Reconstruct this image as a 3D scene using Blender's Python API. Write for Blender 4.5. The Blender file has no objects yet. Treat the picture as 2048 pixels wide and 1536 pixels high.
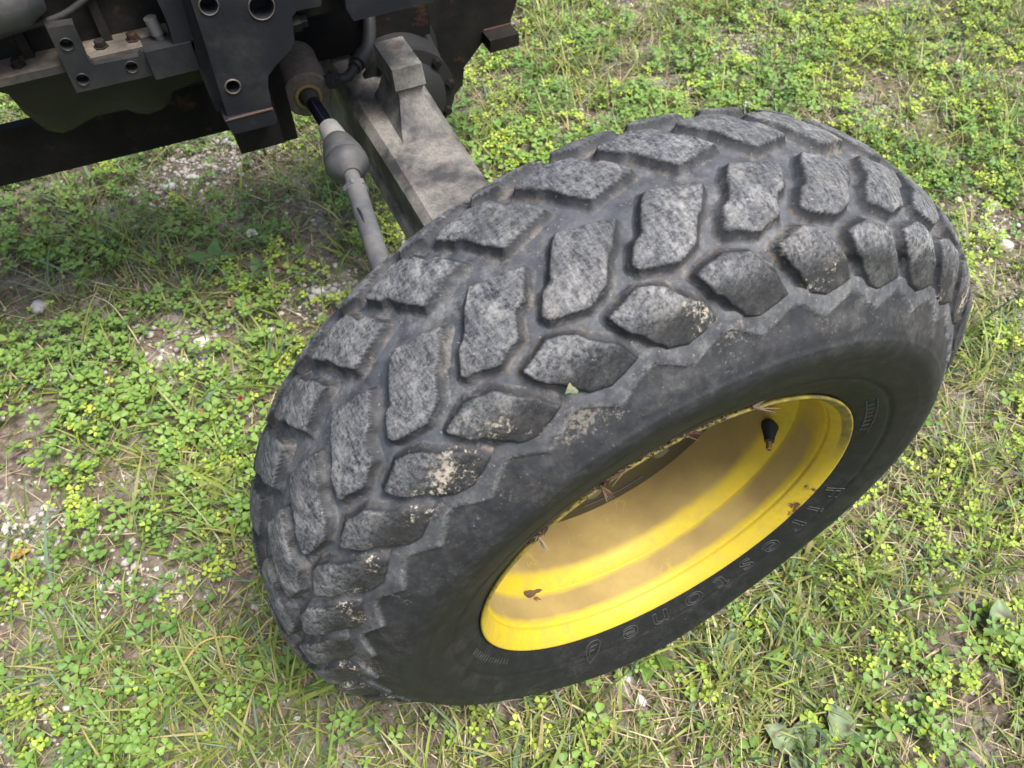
import bpy, bmesh, math, random
import numpy as np
from mathutils import Vector, Matrix
random.seed(7); RNG = np.random.default_rng(11)
R = math.radians
scene = bpy.context.scene
COL = scene.collection

# ------------------------------------------------------------------ camera
cam_d = bpy.data.cameras.new('camera'); cam = bpy.data.objects.new('camera', cam_d); COL.objects.link(cam)
cam_right = Vector((.90343689, -.4287211, 0)); cam_down = Vector((-.345145, -.72731836, -.59319722)); cam_fwd = Vector((.25431616, .53591625, -.80505718))
M = Matrix((cam_right, -cam_down, -cam_fwd)).transposed().to_4x4()
M.translation = Vector((-.31547, -.26143, 1.16973)); cam.matrix_world = M
cam_d.sensor_width = 36; cam_d.lens = 27.70; cam_d.clip_start = .02; cam_d.clip_end = 600
cam_d.dof.use_dof = True; cam_d.dof.focus_distance = .82; cam_d.dof.aperture_fstop = 11.0
scene.camera = cam

# ------------------------------------------------------------------ sky and sun (thin bright overcast)
SUN_EL, SUN_AZ = R(66), R(140)          # azimuth clockwise from +Y
world = bpy.data.worlds.new('World'); scene.world = world; world.use_nodes = True
wn = world.node_tree.nodes; wl = world.node_tree.links
sky = wn.new('ShaderNodeTexSky'); sky.sky_type = 'NISHITA'; sky.sun_disc = False
sky.sun_elevation = SUN_EL; sky.sun_rotation = SUN_AZ; sky.air_density = 1.0; sky.dust_density = 4.0; sky.ozone_density = .6
wl.new(sky.outputs[0], wn['Background'].inputs[0]); wn['Background'].inputs[1].default_value = .095
sun_d = bpy.data.lights.new('sun', 'SUN'); sun_d.energy = 2.0; sun_d.angle = R(22); sun_d.color = (1, .985, .96)
sun = bpy.data.objects.new('sun', sun_d); COL.objects.link(sun)
sdir = Vector((math.sin(SUN_AZ) * math.cos(SUN_EL), math.cos(SUN_AZ) * math.cos(SUN_EL), math.sin(SUN_EL)))
sun.rotation_euler = sdir.to_track_quat('Z', 'Y').to_euler(); sun.location = sdir * 20
vs = scene.view_settings
vs.view_transform = 'Standard'; vs.look = 'None'; vs.gamma = 1; vs.use_curve_mapping = False; vs.exposure = 1.55

# ------------------------------------------------------------------ helpers
def link(name, me, mat=None, parent=None, smooth=True):
    o = bpy.data.objects.new(name, me); COL.objects.link(o)
    if mat is not None and not me.materials: me.materials.append(mat)
    if parent is not None: o.parent = parent
    if smooth and hasattr(me, 'polygons'):
        me.polygons.foreach_set('use_smooth', [True] * len(me.polygons))
    return o
def tag(o, label=None, cat=None, group=None, kind=None):
    if label: o['label'] = label
    if cat: o['category'] = cat
    if group: o['group'] = group
    if kind: o['kind'] = kind
    return o
def mesh_np(name, V, F):
    """V (n,3), F list of faces or (m,k) int array"""
    me = bpy.data.meshes.new(name)
    V = np.asarray(V, dtype=np.float32)
    if isinstance(F, np.ndarray):
        m, k = F.shape
        me.vertices.add(len(V)); me.vertices.foreach_set('co', V.ravel())
        me.loops.add(m * k); me.loops.foreach_set('vertex_index', F.astype(np.int32).ravel())
        me.polygons.add(m); me.polygons.foreach_set('loop_start', np.arange(0, m * k, k, dtype=np.int32))
        me.update(calc_edges=True)
    else:
        me.from_pydata(V.tolist(), [], F); me.update()
    return me
def set_attr(me, name, C):
    a = me.color_attributes.new(name, 'FLOAT_COLOR', 'POINT')
    C = np.asarray(C, dtype=np.float32)
    if C.shape[1] == 3: C = np.hstack([C, np.ones((len(C), 1), np.float32)])
    a.data.foreach_set('color', C.ravel())
def bm_obj(name, bm, mat, parent=None, bevel=0, seg=2, angle=40, smooth=True):
    if bevel:
        es = [e for e in bm.edges if len(e.link_faces) == 2 and e.calc_face_angle(0) > R(angle)]
        bmesh.ops.bevel(bm, geom=es, offset=bevel, segments=seg, affect='EDGES', profile=.6, clamp_overlap=True)
    bmesh.ops.recalc_face_normals(bm, faces=bm.faces)
    me = bpy.data.meshes.new(name); bm.to_mesh(me); bm.free()
    o = link(name, me, mat, parent, smooth)
    if smooth:
        try: me.set_sharp_from_angle(angle=R(38))
        except Exception: pass
    return o
def prism(poly, y0, y1, bm=None):
    """polygon in (x,z) extruded along y"""
    bm = bm or bmesh.new()
    a = [bm.verts.new((x, y0, z)) for x, z in poly]; b = [bm.verts.new((x, y1, z)) for x, z in poly]
    n = len(poly)
    bm.faces.new(a); bm.faces.new(b[::-1])
    for i in range(n): bm.faces.new((a[i], b[i], b[(i + 1) % n], a[(i + 1) % n]))
    return bm
def boxbm(x0, x1, y0, y1, z0, z1, bm=None):
    return prism([(x0, z0), (x1, z0), (x1, z1), (x0, z1)], y0, y1, bm)
def lathe_bm(p0, p1, prof, n=32, bm=None, cap=True):
    """prof: (t metres along axis from p0 towards p1, radius)"""
    bm = bm or bmesh.new(); p0 = Vector(p0); ax = (Vector(p1) - p0).normalized()
    u = ax.orthogonal().normalized(); v = ax.cross(u); rings = []
    for t, r in prof:
        rings.append([bm.verts.new(p0 + ax * t + (u * math.cos(k * 2 * math.pi / n) + v * math.sin(k * 2 * math.pi / n)) * r) for k in range(n)])
    for a, b in zip(rings, rings[1:]):
        for k in range(n): bm.faces.new((a[k], a[(k + 1) % n], b[(k + 1) % n], b[k]))
    if cap: bm.faces.new(rings[0][::-1]); bm.faces.new(rings[-1])
    return bm
def tube_bm(pts, r, n=12, bm=None):
    bm = bm or bmesh.new(); pts = [Vector(p) for p in pts]; rings = []; u = None
    for i, p in enumerate(pts):
        d = (pts[min(i + 1, len(pts) - 1)] - pts[max(i - 1, 0)]).normalized()
        u = d.orthogonal().normalized() if u is None else (u - d * u.dot(d)).normalized()
        v = d.cross(u); rr = r[i] if hasattr(r, '__len__') else r
        rings.append([bm.verts.new(p + (u * math.cos(k * 2 * math.pi / n) + v * math.sin(k * 2 * math.pi / n)) * rr) for k in range(n)])
    for a, b in zip(rings, rings[1:]):
        for k in range(n): bm.faces.new((a[k], a[(k + 1) % n], b[(k + 1) % n], b[k]))
    bm.faces.new(rings[0][::-1]); bm.faces.new(rings[-1]); return bm
def catmull(P, n=8):
    P = np.array(P, float); Q = np.vstack([2 * P[0] - P[1], P, 2 * P[-1] - P[-2]]); out = []
    for i in range(1, len(Q) - 2):
        a, b, c, d = Q[i - 1:i + 3]
        for t in np.linspace(0, 1, n, endpoint=False):
            out.append(.5 * (2 * b + (c - a) * t + (2 * a - 5 * b + 4 * c - d) * t * t + (3 * b - a - 3 * c + d) * t ** 3))
    out.append(P[-1]); return np.array(out)
def vnoise(x, y, scale, seed=0):
    """smooth value noise in 0..1"""
    x = np.asarray(x) / scale + 91.7 * seed; y = np.asarray(y) / scale - 53.3 * seed
    xi = np.floor(x); yi = np.floor(y); fx = x - xi; fy = y - yi
    h = lambda a, b: np.modf(np.abs(np.sin(a * 127.1 + b * 311.7 + seed * 17.3) * 43758.5453))[0]
    sx = fx * fx * (3 - 2 * fx); sy = fy * fy * (3 - 2 * fy)
    return (h(xi, yi) * (1 - sx) + h(xi + 1, yi) * sx) * (1 - sy) + (h(xi, yi + 1) * (1 - sx) + h(xi + 1, yi + 1) * sx) * sy
def sstep(a, b, x):
    t = np.clip((np.asarray(x) - a) / (b - a), 0, 1); return t * t * (3 - 2 * t)

# ------------------------------------------------------------------ materials
class NT:
    def __init__(s, name):
        s.m = bpy.data.materials.new(name); s.m.use_nodes = True
        s.n = s.m.node_tree.nodes; s.l = s.m.node_tree.links; s.b = s.n['Principled BSDF']
        s.pos = s.n.new('ShaderNodeNewGeometry').outputs['Position']
    def put(s, sock, v):
        if isinstance(v, bpy.types.NodeSocket): s.l.new(v, sock)
        else: sock.default_value = v
    def noise(s, scale, detail=5, rough=.6, vec=None, stretch=None, dist=0):
        t = s.n.new('ShaderNodeTexNoise'); t.inputs['Scale'].default_value = scale; t.inputs['Detail'].default_value = detail
        t.inputs['Roughness'].default_value = rough; t.inputs['Distortion'].default_value = dist
        v = vec or s.pos
        if stretch:
            mp = s.n.new('ShaderNodeMapping'); mp.inputs['Scale'].default_value = stretch; s.l.new(v, mp.inputs['Vector']); v = mp.outputs[0]
        s.l.new(v, t.inputs['Vector']); return t.outputs['Fac']
    def ramp(s, fac, stops):
        r = s.n.new('ShaderNodeValToRGB'); e = r.color_ramp.elements
        while len(e) < len(stops): e.new(.5)
        for k, (p, c) in zip(e, stops):
            k.position = p; k.color = (c, c, c, 1) if not hasattr(c, '__len__') else (*c, 1)
        s.l.new(fac, r.inputs[0]); return r.outputs[0]
    def mix(s, fac, a, b, mode='MIX'):
        x = s.n.new('ShaderNodeMix'); x.data_type = 'RGBA'; x.blend_type = mode
        s.put(x.inputs[0], fac)
        for i, v in ((6, a), (7, b)): s.put(x.inputs[i], (*v, 1) if isinstance(v, tuple) and len(v) == 3 else v)
        return x.outputs[2]
    def math(s, op, a, b=0.0):
        x = s.n.new('ShaderNodeMath'); x.operation = op; s.put(x.inputs[0], a); s.put(x.inputs[1], b); return x.outputs[0]
    def attr(s, name, ch=None):
        a = s.n.new('ShaderNodeAttribute'); a.attribute_name = name
        if ch is None: return a.outputs['Color']
        sp = s.n.new('ShaderNodeSeparateColor'); s.l.new(a.outputs['Color'], sp.inputs[0]); return sp.outputs[ch]
    def bump(s, h, strength=.5, dist=.002, prev=None):
        b = s.n.new('ShaderNodeBump'); b.inputs['Strength'].default_value = strength; b.inputs['Distance'].default_value = dist
        s.l.new(h, b.inputs['Height'])
        if prev: s.l.new(prev, b.inputs['Normal'])
        return b.outputs[0]
    def fin(s, col=None, rough=None, nrm=None, metal=None, spec=None):
        if col is not None: s.put(s.b.inputs['Base Color'], (*col, 1) if isinstance(col, tuple) and len(col) == 3 else col)
        if rough is not None: s.put(s.b.inputs['Roughness'], rough)
        if nrm is not None: s.l.new(nrm, s.b.inputs['Normal'])
        if metal is not None: s.put(s.b.inputs['Metallic'], metal)
        if spec is not None: s.b.inputs['Specular IOR Level'].default_value = spec
        return s.m

def rubber_material(name):
    """attribute wear: R = scuffed tread top, G = dirt trapped at the base of a lug, B = dusty film, tinted bluish for painted sky sheen"""
    t = NT(name)
    top, dirt, film = t.attr('wear', 0), t.attr('wear', 1), t.attr('wear', 2)
    _a = t.n.new('ShaderNodeAttribute'); _a.attribute_name = 'wear'; mudm = _a.outputs['Alpha']
    scuff = t.math('ADD', t.math('MULTIPLY', t.noise(250, 7, .72, stretch=(1, 1.6, 1)), .55), t.math('MULTIPLY', t.noise(330, 4, .6, stretch=(1, .22, 1), dist=.6), .45)); blot = t.noise(30, 5, .65); fine = t.noise(620, 4, .7)
    dark = (.0085, .009, .0095)
    c_top = t.mix(t.ramp(scuff, [(.41, 0), (.60, 1)]), (.020, .021, .024), (.180, .184, .190))
    c_top = t.mix(t.ramp(blot, [(.44, 0), (.66, .5)]), c_top, (.050, .052, .057))
    oi = t.n.new('ShaderNodeObjectInfo'); c_top = t.mix(t.math('MULTIPLY', oi.outputs['Random'], .35), c_top, (.040, .041, .044))
    crk = t.ramp(t.noise(38, 3, .6, dist=1.8), [(.490, 0), (.5, 1), (.510, 0)]); c_top = t.mix(t.math('MULTIPLY', crk, .7), c_top, (.012, .012, .013))
    c_film_sheen = t.mix(t.ramp(t.noise(60, 6, .68), [(.30, .1), (.70, 1)]), (.024, .0255, .029), (.094, .100, .111))  # bluish grey dust with the grooves' sky sheen mixed into its colour
    col = t.mix(film, dark, c_film_sheen); col = t.mix(top, col, c_top)
    dn = t.math('MULTIPLY', t.math('MULTIPLY', dirt, t.ramp(t.noise(14, 3, .5), [(.42, .1), (.60, 1)])), t.ramp(t.noise(95, 7, .75), [(.44, 0), (.60, 1)]))
    col = t.mix(dn, col, t.mix(t.noise(150, 4), (.10, .065, .042), (.34, .27, .19)))
    d1 = t.ramp(t.noise(52, 9, .74), [(.47, 0), (.61, 1)]); d2 = t.ramp(t.noise(8, 4, .55), [(.36, .25), (.62, 1)]); d3 = t.ramp(scuff, [(.36, .25), (.60, 1)])
    dusty = t.math('MULTIPLY', t.math('MULTIPLY', t.math('MULTIPLY', d1, d2), d3), t.math('ADD', t.math('ADD', t.math('MULTIPLY', top, .72), t.math('MULTIPLY', film, .42)), .03))
    col = t.mix(dusty, col, t.mix(fine, (.23, .228, .22), (.46, .44, .40)))
    # pale crusts of dried mud with a shape of their own
    mud = t.ramp(t.math('MULTIPLY', t.noise(19, 3, .5), t.noise(240, 6, .78)), [(.310, 0), (.370, .9)])
    col = t.mix(t.math('MULTIPLY', mud, mudm), col, (.47, .41, .32))
    spk = t.ramp(t.noise(380, 2, .5), [(.70, 0), (.74, 1)])
    col = t.mix(t.math('MULTIPLY', spk, t.math('ADD', t.math('MULTIPLY', t.math('MAXIMUM', film, top), .45), .08)), col, (.38, .35, .29))
    h = t.math('ADD', t.math('MULTIPLY', scuff, t.math('ADD', top, .12)), t.math('MULTIPLY', fine, .25))
    n = t.bump(h, .55, .0020)
    rough = t.mix(t.math('MAXIMUM', top, film), (.56, .56, .56), (.68, .68, .68))
    return t.fin(col, rough, n, spec=.24)
def yellow_material():
    t = NT('yellow wheel paint'); d = t.attr('wear', 0)
    y = t.mix(t.noise(9, 3), (.45, .325, .015), (.52, .385, .022))
    dust = t.mix(t.noise(120, 6, .7), (.25, .176, .060), (.35, .258, .100))
    dust = t.mix(t.ramp(t.noise(9, 4, .5), [(.38, 0), (.62, .75)]), dust, (.16, .105, .048))
    edge = t.math('SUBTRACT', t.math('ADD', d, t.math('MULTIPLY', t.noise(30, 6, .7), .55)), .28)
    f = t.math('MAXIMUM', t.ramp(edge, [(.22, 0), (.72, .92)]), t.math('MULTIPLY', t.ramp(t.noise(34, 8, .78), [(.42, 0), (.66, 1)]), .42))
    # rubbed streaks through the dust
    st = t.ramp(t.noise(26, 2, .4, stretch=(1, .35, 1), dist=2.5), [(.485, 0), (.5, 1), (.515, 0)])
    f = t.math('MULTIPLY', f, t.math('SUBTRACT', 1.0, t.math('MULTIPLY', st, t.ramp(t.noise(13, 2), [(.52, 0), (.62, .5)]))))
    col = t.mix(f, y, dust)
    chip = t.ramp(t.noise(95, 4, .75), [(.70, 0), (.72, 1)])
    col = t.mix(t.math('MULTIPLY', chip, .8), col, (.12, .07, .03))
    rust = t.math('MULTIPLY', t.attr('wear', 1), t.ramp(t.noise(42, 5, .7), [(.52, 0), (.6, 1)]))
    col = t.mix(rust, col, (.10, .045, .022))
    col = t.mix(t.math('MULTIPLY', t.attr('wear', 2), t.ramp(t.noise(60, 5, .7), [(.3, .35), (.6, 1)])), col, (.085, .08, .035))
    rough = t.mix(f, (.5, .5, .5), (.95, .95, .95))
    return t.fin(col, rough, t.bump(t.noise(240, 5, .7), .16, .001), spec=.4)
def paint_metal(name, base, dust, amount=.5, rough=.5, scale=14, rust=0.0, grit=140, spec=.4):
    t = NT(name)
    a = t.noise(scale, 6, .65); up = t.n.new('ShaderNodeNewGeometry'); sp = t.n.new('ShaderNodeSeparateXYZ'); t.l.new(up.outputs['Normal'], sp.inputs[0])
    upf = t.math('MAXIMUM', sp.outputs[2], 0.0)                         # dust settles on what faces up
    f = t.math('MULTIPLY', t.ramp(t.math('ADD', a, t.math('MULTIPLY', upf, .07)), [(.44, .04), (.64, 1)]), amount)
    f = t.math('MULTIPLY', f, t.ramp(t.noise(grit, 5, .7), [(.25, .35), (.6, 1)]))
    col = t.mix(f, base, dust)
    if rust: col = t.mix(t.math('MULTIPLY', t.ramp(t.noise(scale * 2.2, 6, .7), [(.60, 0), (.68, 1)]), rust), col, (.19, .075, .035))
    r = t.mix(f, (rough,) * 3, (.9,) * 3)
    return t.fin(col, r, t.bump(t.noise(grit * 2, 4, .6), .2, .0012), spec=spec)
def flat_mat(name, col, rough=.5, metal=0.0):
    t = NT(name); n = t.noise(90, 5, .6)
    return t.fin(t.mix(t.math('MULTIPLY', n, .5), tuple(c * .75 for c in col), tuple(min(1, c * 1.3) for c in col)), rough, t.bump(n, .15, .001), metal)
def leaf_mat(name, trans=.35, rough=.5):
    t = NT(name); c = t.attr('tint')
    c = t.mix(t.math('MULTIPLY', t.noise(260, 3), .35), c, t.mix(.5, c, (.03, .05, .01)))
    t.fin(c, rough, spec=.35)
    tr = t.n.new('ShaderNodeBsdfTranslucent'); t.l.new(c, tr.inputs[0]); mx = t.n.new('ShaderNodeMixShader'); mx.inputs[0].default_value = trans
    t.l.new(t.b.outputs[0], mx.inputs[1]); t.l.new(tr.outputs[0], mx.inputs[2]); t.l.new(mx.outputs[0], t.n['Material Output'].inputs[0]); return t.m
def soil_material():
    t = NT('soil and fine gravel')
    a = t.noise(11, 6, .65); b = t.noise(75, 6, .7); c = t.noise(300, 4, .7)
    col = t.mix(t.ramp(b, [(.3, 0), (.7, 1)]), (.060, .045, .035), (.27, .205, .155))
    col = t.mix(t.ramp(a, [(.49, 0), (.66, .65)]), col, t.mix(c, (.26, .22, .18), (.58, .53, .46)))
    vo = t.n.new('ShaderNodeTexVoronoi'); vo.inputs['Scale'].default_value = 85; t.l.new(t.pos, vo.inputs['Vector'])
    col = t.mix(t.math('MULTIPLY', t.ramp(vo.outputs['Distance'], [(.2, .5), (.45, 0)]), t.ramp(t.noise(5, 3), [(.45, 0), (.6, 1)])), col, (.46, .41, .34))
    # beyond the built lawn the sheet is grass seen from far off
    g = t.n.new('ShaderNodeVectorMath'); g.operation = 'LENGTH'; t.l.new(t.pos, g.inputs[0])
    col = t.mix(t.ramp(t.math('DIVIDE', g.outputs['Value'], 10.0), [(.30, 0), (.42, 1)]), col, t.mix(b, (.07, .11, .03), (.17, .22, .06)))
    n = t.bump(t.math('ADD', b, t.math('MULTIPLY', c, .4)), .9, .008)
    return t.fin(col, .95, n, spec=.2)

MAT = {}
MAT['rubber'] = rubber_material('worn dusty rubber')
MAT['yellow'] = yellow_material()
MAT['black_paint'] = paint_metal('dusty black paint', (.010, .0115, .0145), (.10, .088, .07), .22, .45, 10)
MAT['black_cast'] = paint_metal('grimy black casting', (.006, .006, .006), (.06, .05, .035), .25, .75, 7, .2, 140, .15)
MAT['pan'] = paint_metal('dark oily pan', (.008, .0085, .007), (.030, .028, .020), .4, .5, 5)
MAT['axle'] = paint_metal('weathered grey axle casting', (.030, .030, .032), (.205, .190, .165), .95, .75, 13, .3, 220)
MAT['barrel'] = paint_metal('dusty brown cylinder barrel', (.028, .026, .024), (.20, .165, .125), .75, .6, 6)
MAT['chrome'] = flat_mat('dark polished rod', (.012, .012, .02), .12, .6)
MAT['collar'] = paint_metal('grey metal collar', (.15, .15, .148), (.25, .235, .21), .6, .45, 20)
MAT['joint'] = paint_metal('grey dusty joint', (.040, .042, .046), (.105, .098, .086), .55, .5, 22, .5)
MAT['tie'] = paint_metal('grey tie rod', (.065, .068, .074), (.15, .142, .128), .6, .6, 26, .2)
MAT['brass'] = flat_mat('dull brass ring', (.42, .30, .13), .45, .7)
MAT['hose'] = paint_metal('dark rubber hose', (.014, .015, .016), (.07, .065, .06), .3, .6, 20)
MAT['rust_edge'] = flat_mat('bare rusty edge', (.075, .042, .03), .85, 0.0)
MAT['bright'] = flat_mat('worn bright steel', (.075, .062, .05), .6, .1)
MAT['zinc'] = flat_mat('zinc bolt', (.16, .16, .15), .5, .5)
MAT['void'] = flat_mat('shade-dark steel', (.006, .006, .006), .7)  # near-black: shade of bores, slot and housing put into the colour
MAT['letters'] = flat_mat('scuffed raised rubber', (.048, .048, .048), .65)
MAT['stem_rubber'] = flat_mat('black valve rubber', (.02, .02, .021), .5)
MAT['disc'] = paint_metal('dusty shaded yellow wheel disc', (.060, .049, .020), (.045, .038, .025), .9, .75, 5)  # yellow darkened: dust plus the shade deep in the wheel put into it
MAT['soil'] = soil_material()
MAT['grass'] = leaf_mat('grass blade', .2, .45); MAT['clover'] = leaf_mat('clover leaf', .22, .5)
MAT['straw'] = leaf_mat('dry straw', .15, .7); MAT['dead'] = leaf_mat('dry leaf', .2, .75)
def stone_mat():
    t = NT('pale limestone'); return t.fin(t.mix(t.noise(45, 6, .7), t.attr('tint'), (.50, .465, .41)), .9, t.bump(t.noise(160, 5, .7), .7, .003), spec=.25)
MAT['stone'] = stone_mat()

# ------------------------------------------------------------------ ground
def ground_h(x, y):
    return .012 * (vnoise(x, y, .55, 1) - .5) + .007 * (vnoise(x, y, .17, 2) - .5) - .004
n = 340; gs = np.sinh(np.linspace(-1, 1, n) * 6.2); gs = gs / gs[-1] * 150
GX, GY = np.meshgrid(gs + .4, gs + .8, indexing='ij')
near = np.clip(1 - (np.hypot(GX - .4, GY - .8) - 4) / 3, 0, 1)
GZ = ground_h(GX, GY) * near - .004 * (1 - near)
idx = np.arange(n * n).reshape(n, n)
F = np.stack([idx[:-1, :-1], idx[1:, :-1], idx[1:, 1:], idx[:-1, 1:]], -1).reshape(-1, 4)
ground = link('ground', mesh_np('ground', np.stack([GX, GY, GZ], -1).reshape(-1, 3), F), MAT['soil'])
tag(ground, 'brown soil with fine pale gravel under the grass and clover', 'ground', kind='structure')

# ------------------------------------------------------------------ tractor root
tractor = bpy.data.objects.new('tractor', None); COL.objects.link(tractor)
tag(tractor, 'black tractor front end with a large worn lugged tyre on a yellow wheel', 'tractor')

# ------------------------------------------------------------------ front tyre
ZC = .385                                   # loaded axle height
SC = -.1120                                 # mid-plane of the tyre; s grows outwards (world y = -s)
NP = 35; PITCH = 360 / NP
half = [(.0182, .29), (.0178, .312), (.0008, .3405), (-.0124, .3620), (-.030, .3900), (-.070, .4078), (SC, .4105)]
full = half + [(2 * SC - s - (.002 if r < .4 else 0), r + {.3900: .0045, .3620: .006}.get(r, 0)) for s, r in half[-2::-1]]
TOP = catmull(full, 24)                     # envelope of the lug tops
dv = np.hypot(*np.diff(TOP, axis=0).T); TV = np.concatenate([[0], np.cumsum(dv)])
tang = np.gradient(TOP, TV, axis=0); tang /= np.linalg.norm(tang, axis=1)[:, None]
NRM = np.stack([-tang[:, 1], tang[:, 0]], 1)
if NRM[len(NRM) // 2, 1] < 0: NRM = -NRM
def lug_depth(s):
    hw = np.abs(s - SC); return .0082 * (1 - sstep(.090, .122, hw)) + .0016 * (1 - sstep(.114, .124, hw))
BASE = TOP - NRM * lug_depth(TOP[:, 0])[:, None]
def prof_at(v, h):
    """point (s, r) at arc length v and height fraction h between carcass 0 and lug top 1"""
    b = np.stack([np.interp(v, TV, BASE[:, i]) for i in (0, 1)], -1); t = np.stack([np.interp(v, TV, TOP[:, i]) for i in (0, 1)], -1)
    nn = np.stack([np.interp(v, TV, NRM[:, i]) for i in (0, 1)], -1)
    return b + (t - b) * np.clip(h, 0, None)[..., None] + nn * np.minimum(h, 0)[..., None] * .02
def place(th, s, r):
    """wheel coordinates (degrees, axial, radial) to world, with the sidewall bulge over the contact patch"""
    a = np.radians(th); w = np.exp(-((((th + 90 + 180) % 360) - 180) / 30.) ** 2) * np.exp(-((r - .318) / .042) ** 2)
    s2 = s + np.sign(s - SC) * .013 * w
    z = r * np.sin(a) + ZC
    z = np.maximum(z, -.006)
    return np.stack([r * np.cos(a), -s2, z], -1)
def zig(th):
    p = ((th - 102.3) % PITCH) / PITCH
    return np.interp(p, [0, .10, .50, .58, .97, 1], [.3455, .3455, .3360, .3345, .3450, .3455])
side = np.array([(-.016, .214), (-.008, .2205), (-.0022, .2272), (.0028, .2375), (.0105, .257), (.0152, .274), (.0182, .29)])
sidec = catmull(side, 7)[:-1]
vb = np.concatenate([np.linspace(0, TV[-1], 230)])
tread = prof_at(vb, np.zeros_like(vb))
prof = np.vstack([sidec, tread, np.stack([2 * SC - sidec[::-1, 0], sidec[::-1, 1]], 1)])
pt = np.gradient(prof, axis=0); pt /= np.linalg.norm(pt, axis=1)[:, None]; pn = np.stack([-pt[:, 1], pt[:, 0]], 1)
if pn[len(pn) // 2, 1] < 0: pn = -pn
NT_ = NP * 30; th = np.arange(NT_) * 360 / NT_
TH, PI_ = np.meshgrid(th, np.arange(len(prof)), indexing='ij')
Sx = prof[PI_, 0]; Rx = prof[PI_, 1]; hw = np.abs(Sx - SC)
zz = np.where(Sx > SC, zig(TH), zig(TH - PITCH / 2))
disp = .0031 * sstep(-.0007, .0007, Rx - zz) * (hw > .095) * (1 - sstep(.350, .370, Rx))
disp -= .0016 * np.exp(-((Rx - .262) / .0022) ** 2) * (Sx > SC)
disp += .0008 * np.exp(-((Rx - .3155) / .0014) ** 2) + .0008 * (Rx < .3155) * sstep(.27, .315, Rx)
disp += .0009 * (vnoise(TH * 3.1, prof[PI_, 0] * 900, 9, 3) - .5) * (hw < .12)
S2 = Sx + pn[PI_, 0] * disp; R2 = Rx + pn[PI_, 1] * disp
V = place(TH, S2, R2).reshape(-1, 3)
k = len(prof); i0 = np.arange(NT_ * k).reshape(NT_, k); i1 = np.roll(i0, -1, axis=0)
F = np.stack([i0[:, :-1], i1[:, :-1], i1[:, 1:], i0[:, 1:]], -1).reshape(-1, 4)
me = mesh_np('tyre', V, F)
film = np.where(hw > .088, .20 * sstep(.29, .335, Rx) + .58 * sstep(-.0012, .0014, Rx - zz) + .17 * sstep(.345, .365, Rx), 1.0); above = sstep(-.1, .5, np.sin(np.radians(TH)))
film = np.clip(film * .95 + .06 * (1 - film), 0, 1)
dirt = .05 * film + .06 * (hw >= .085) * (Rx > .322)
edge = .72 * np.exp(-((Rx - zz - .0010) / .0016) ** 2) * (hw > .095)
wear = np.stack([edge, dirt, film, .26 * sstep(.315, .335, Rx) * (hw > .085) + .03], -1).reshape(-1, 4); set_attr(me, 'wear', wear)
tyre = link('tyre', me, MAT['rubber'], tractor)

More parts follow.
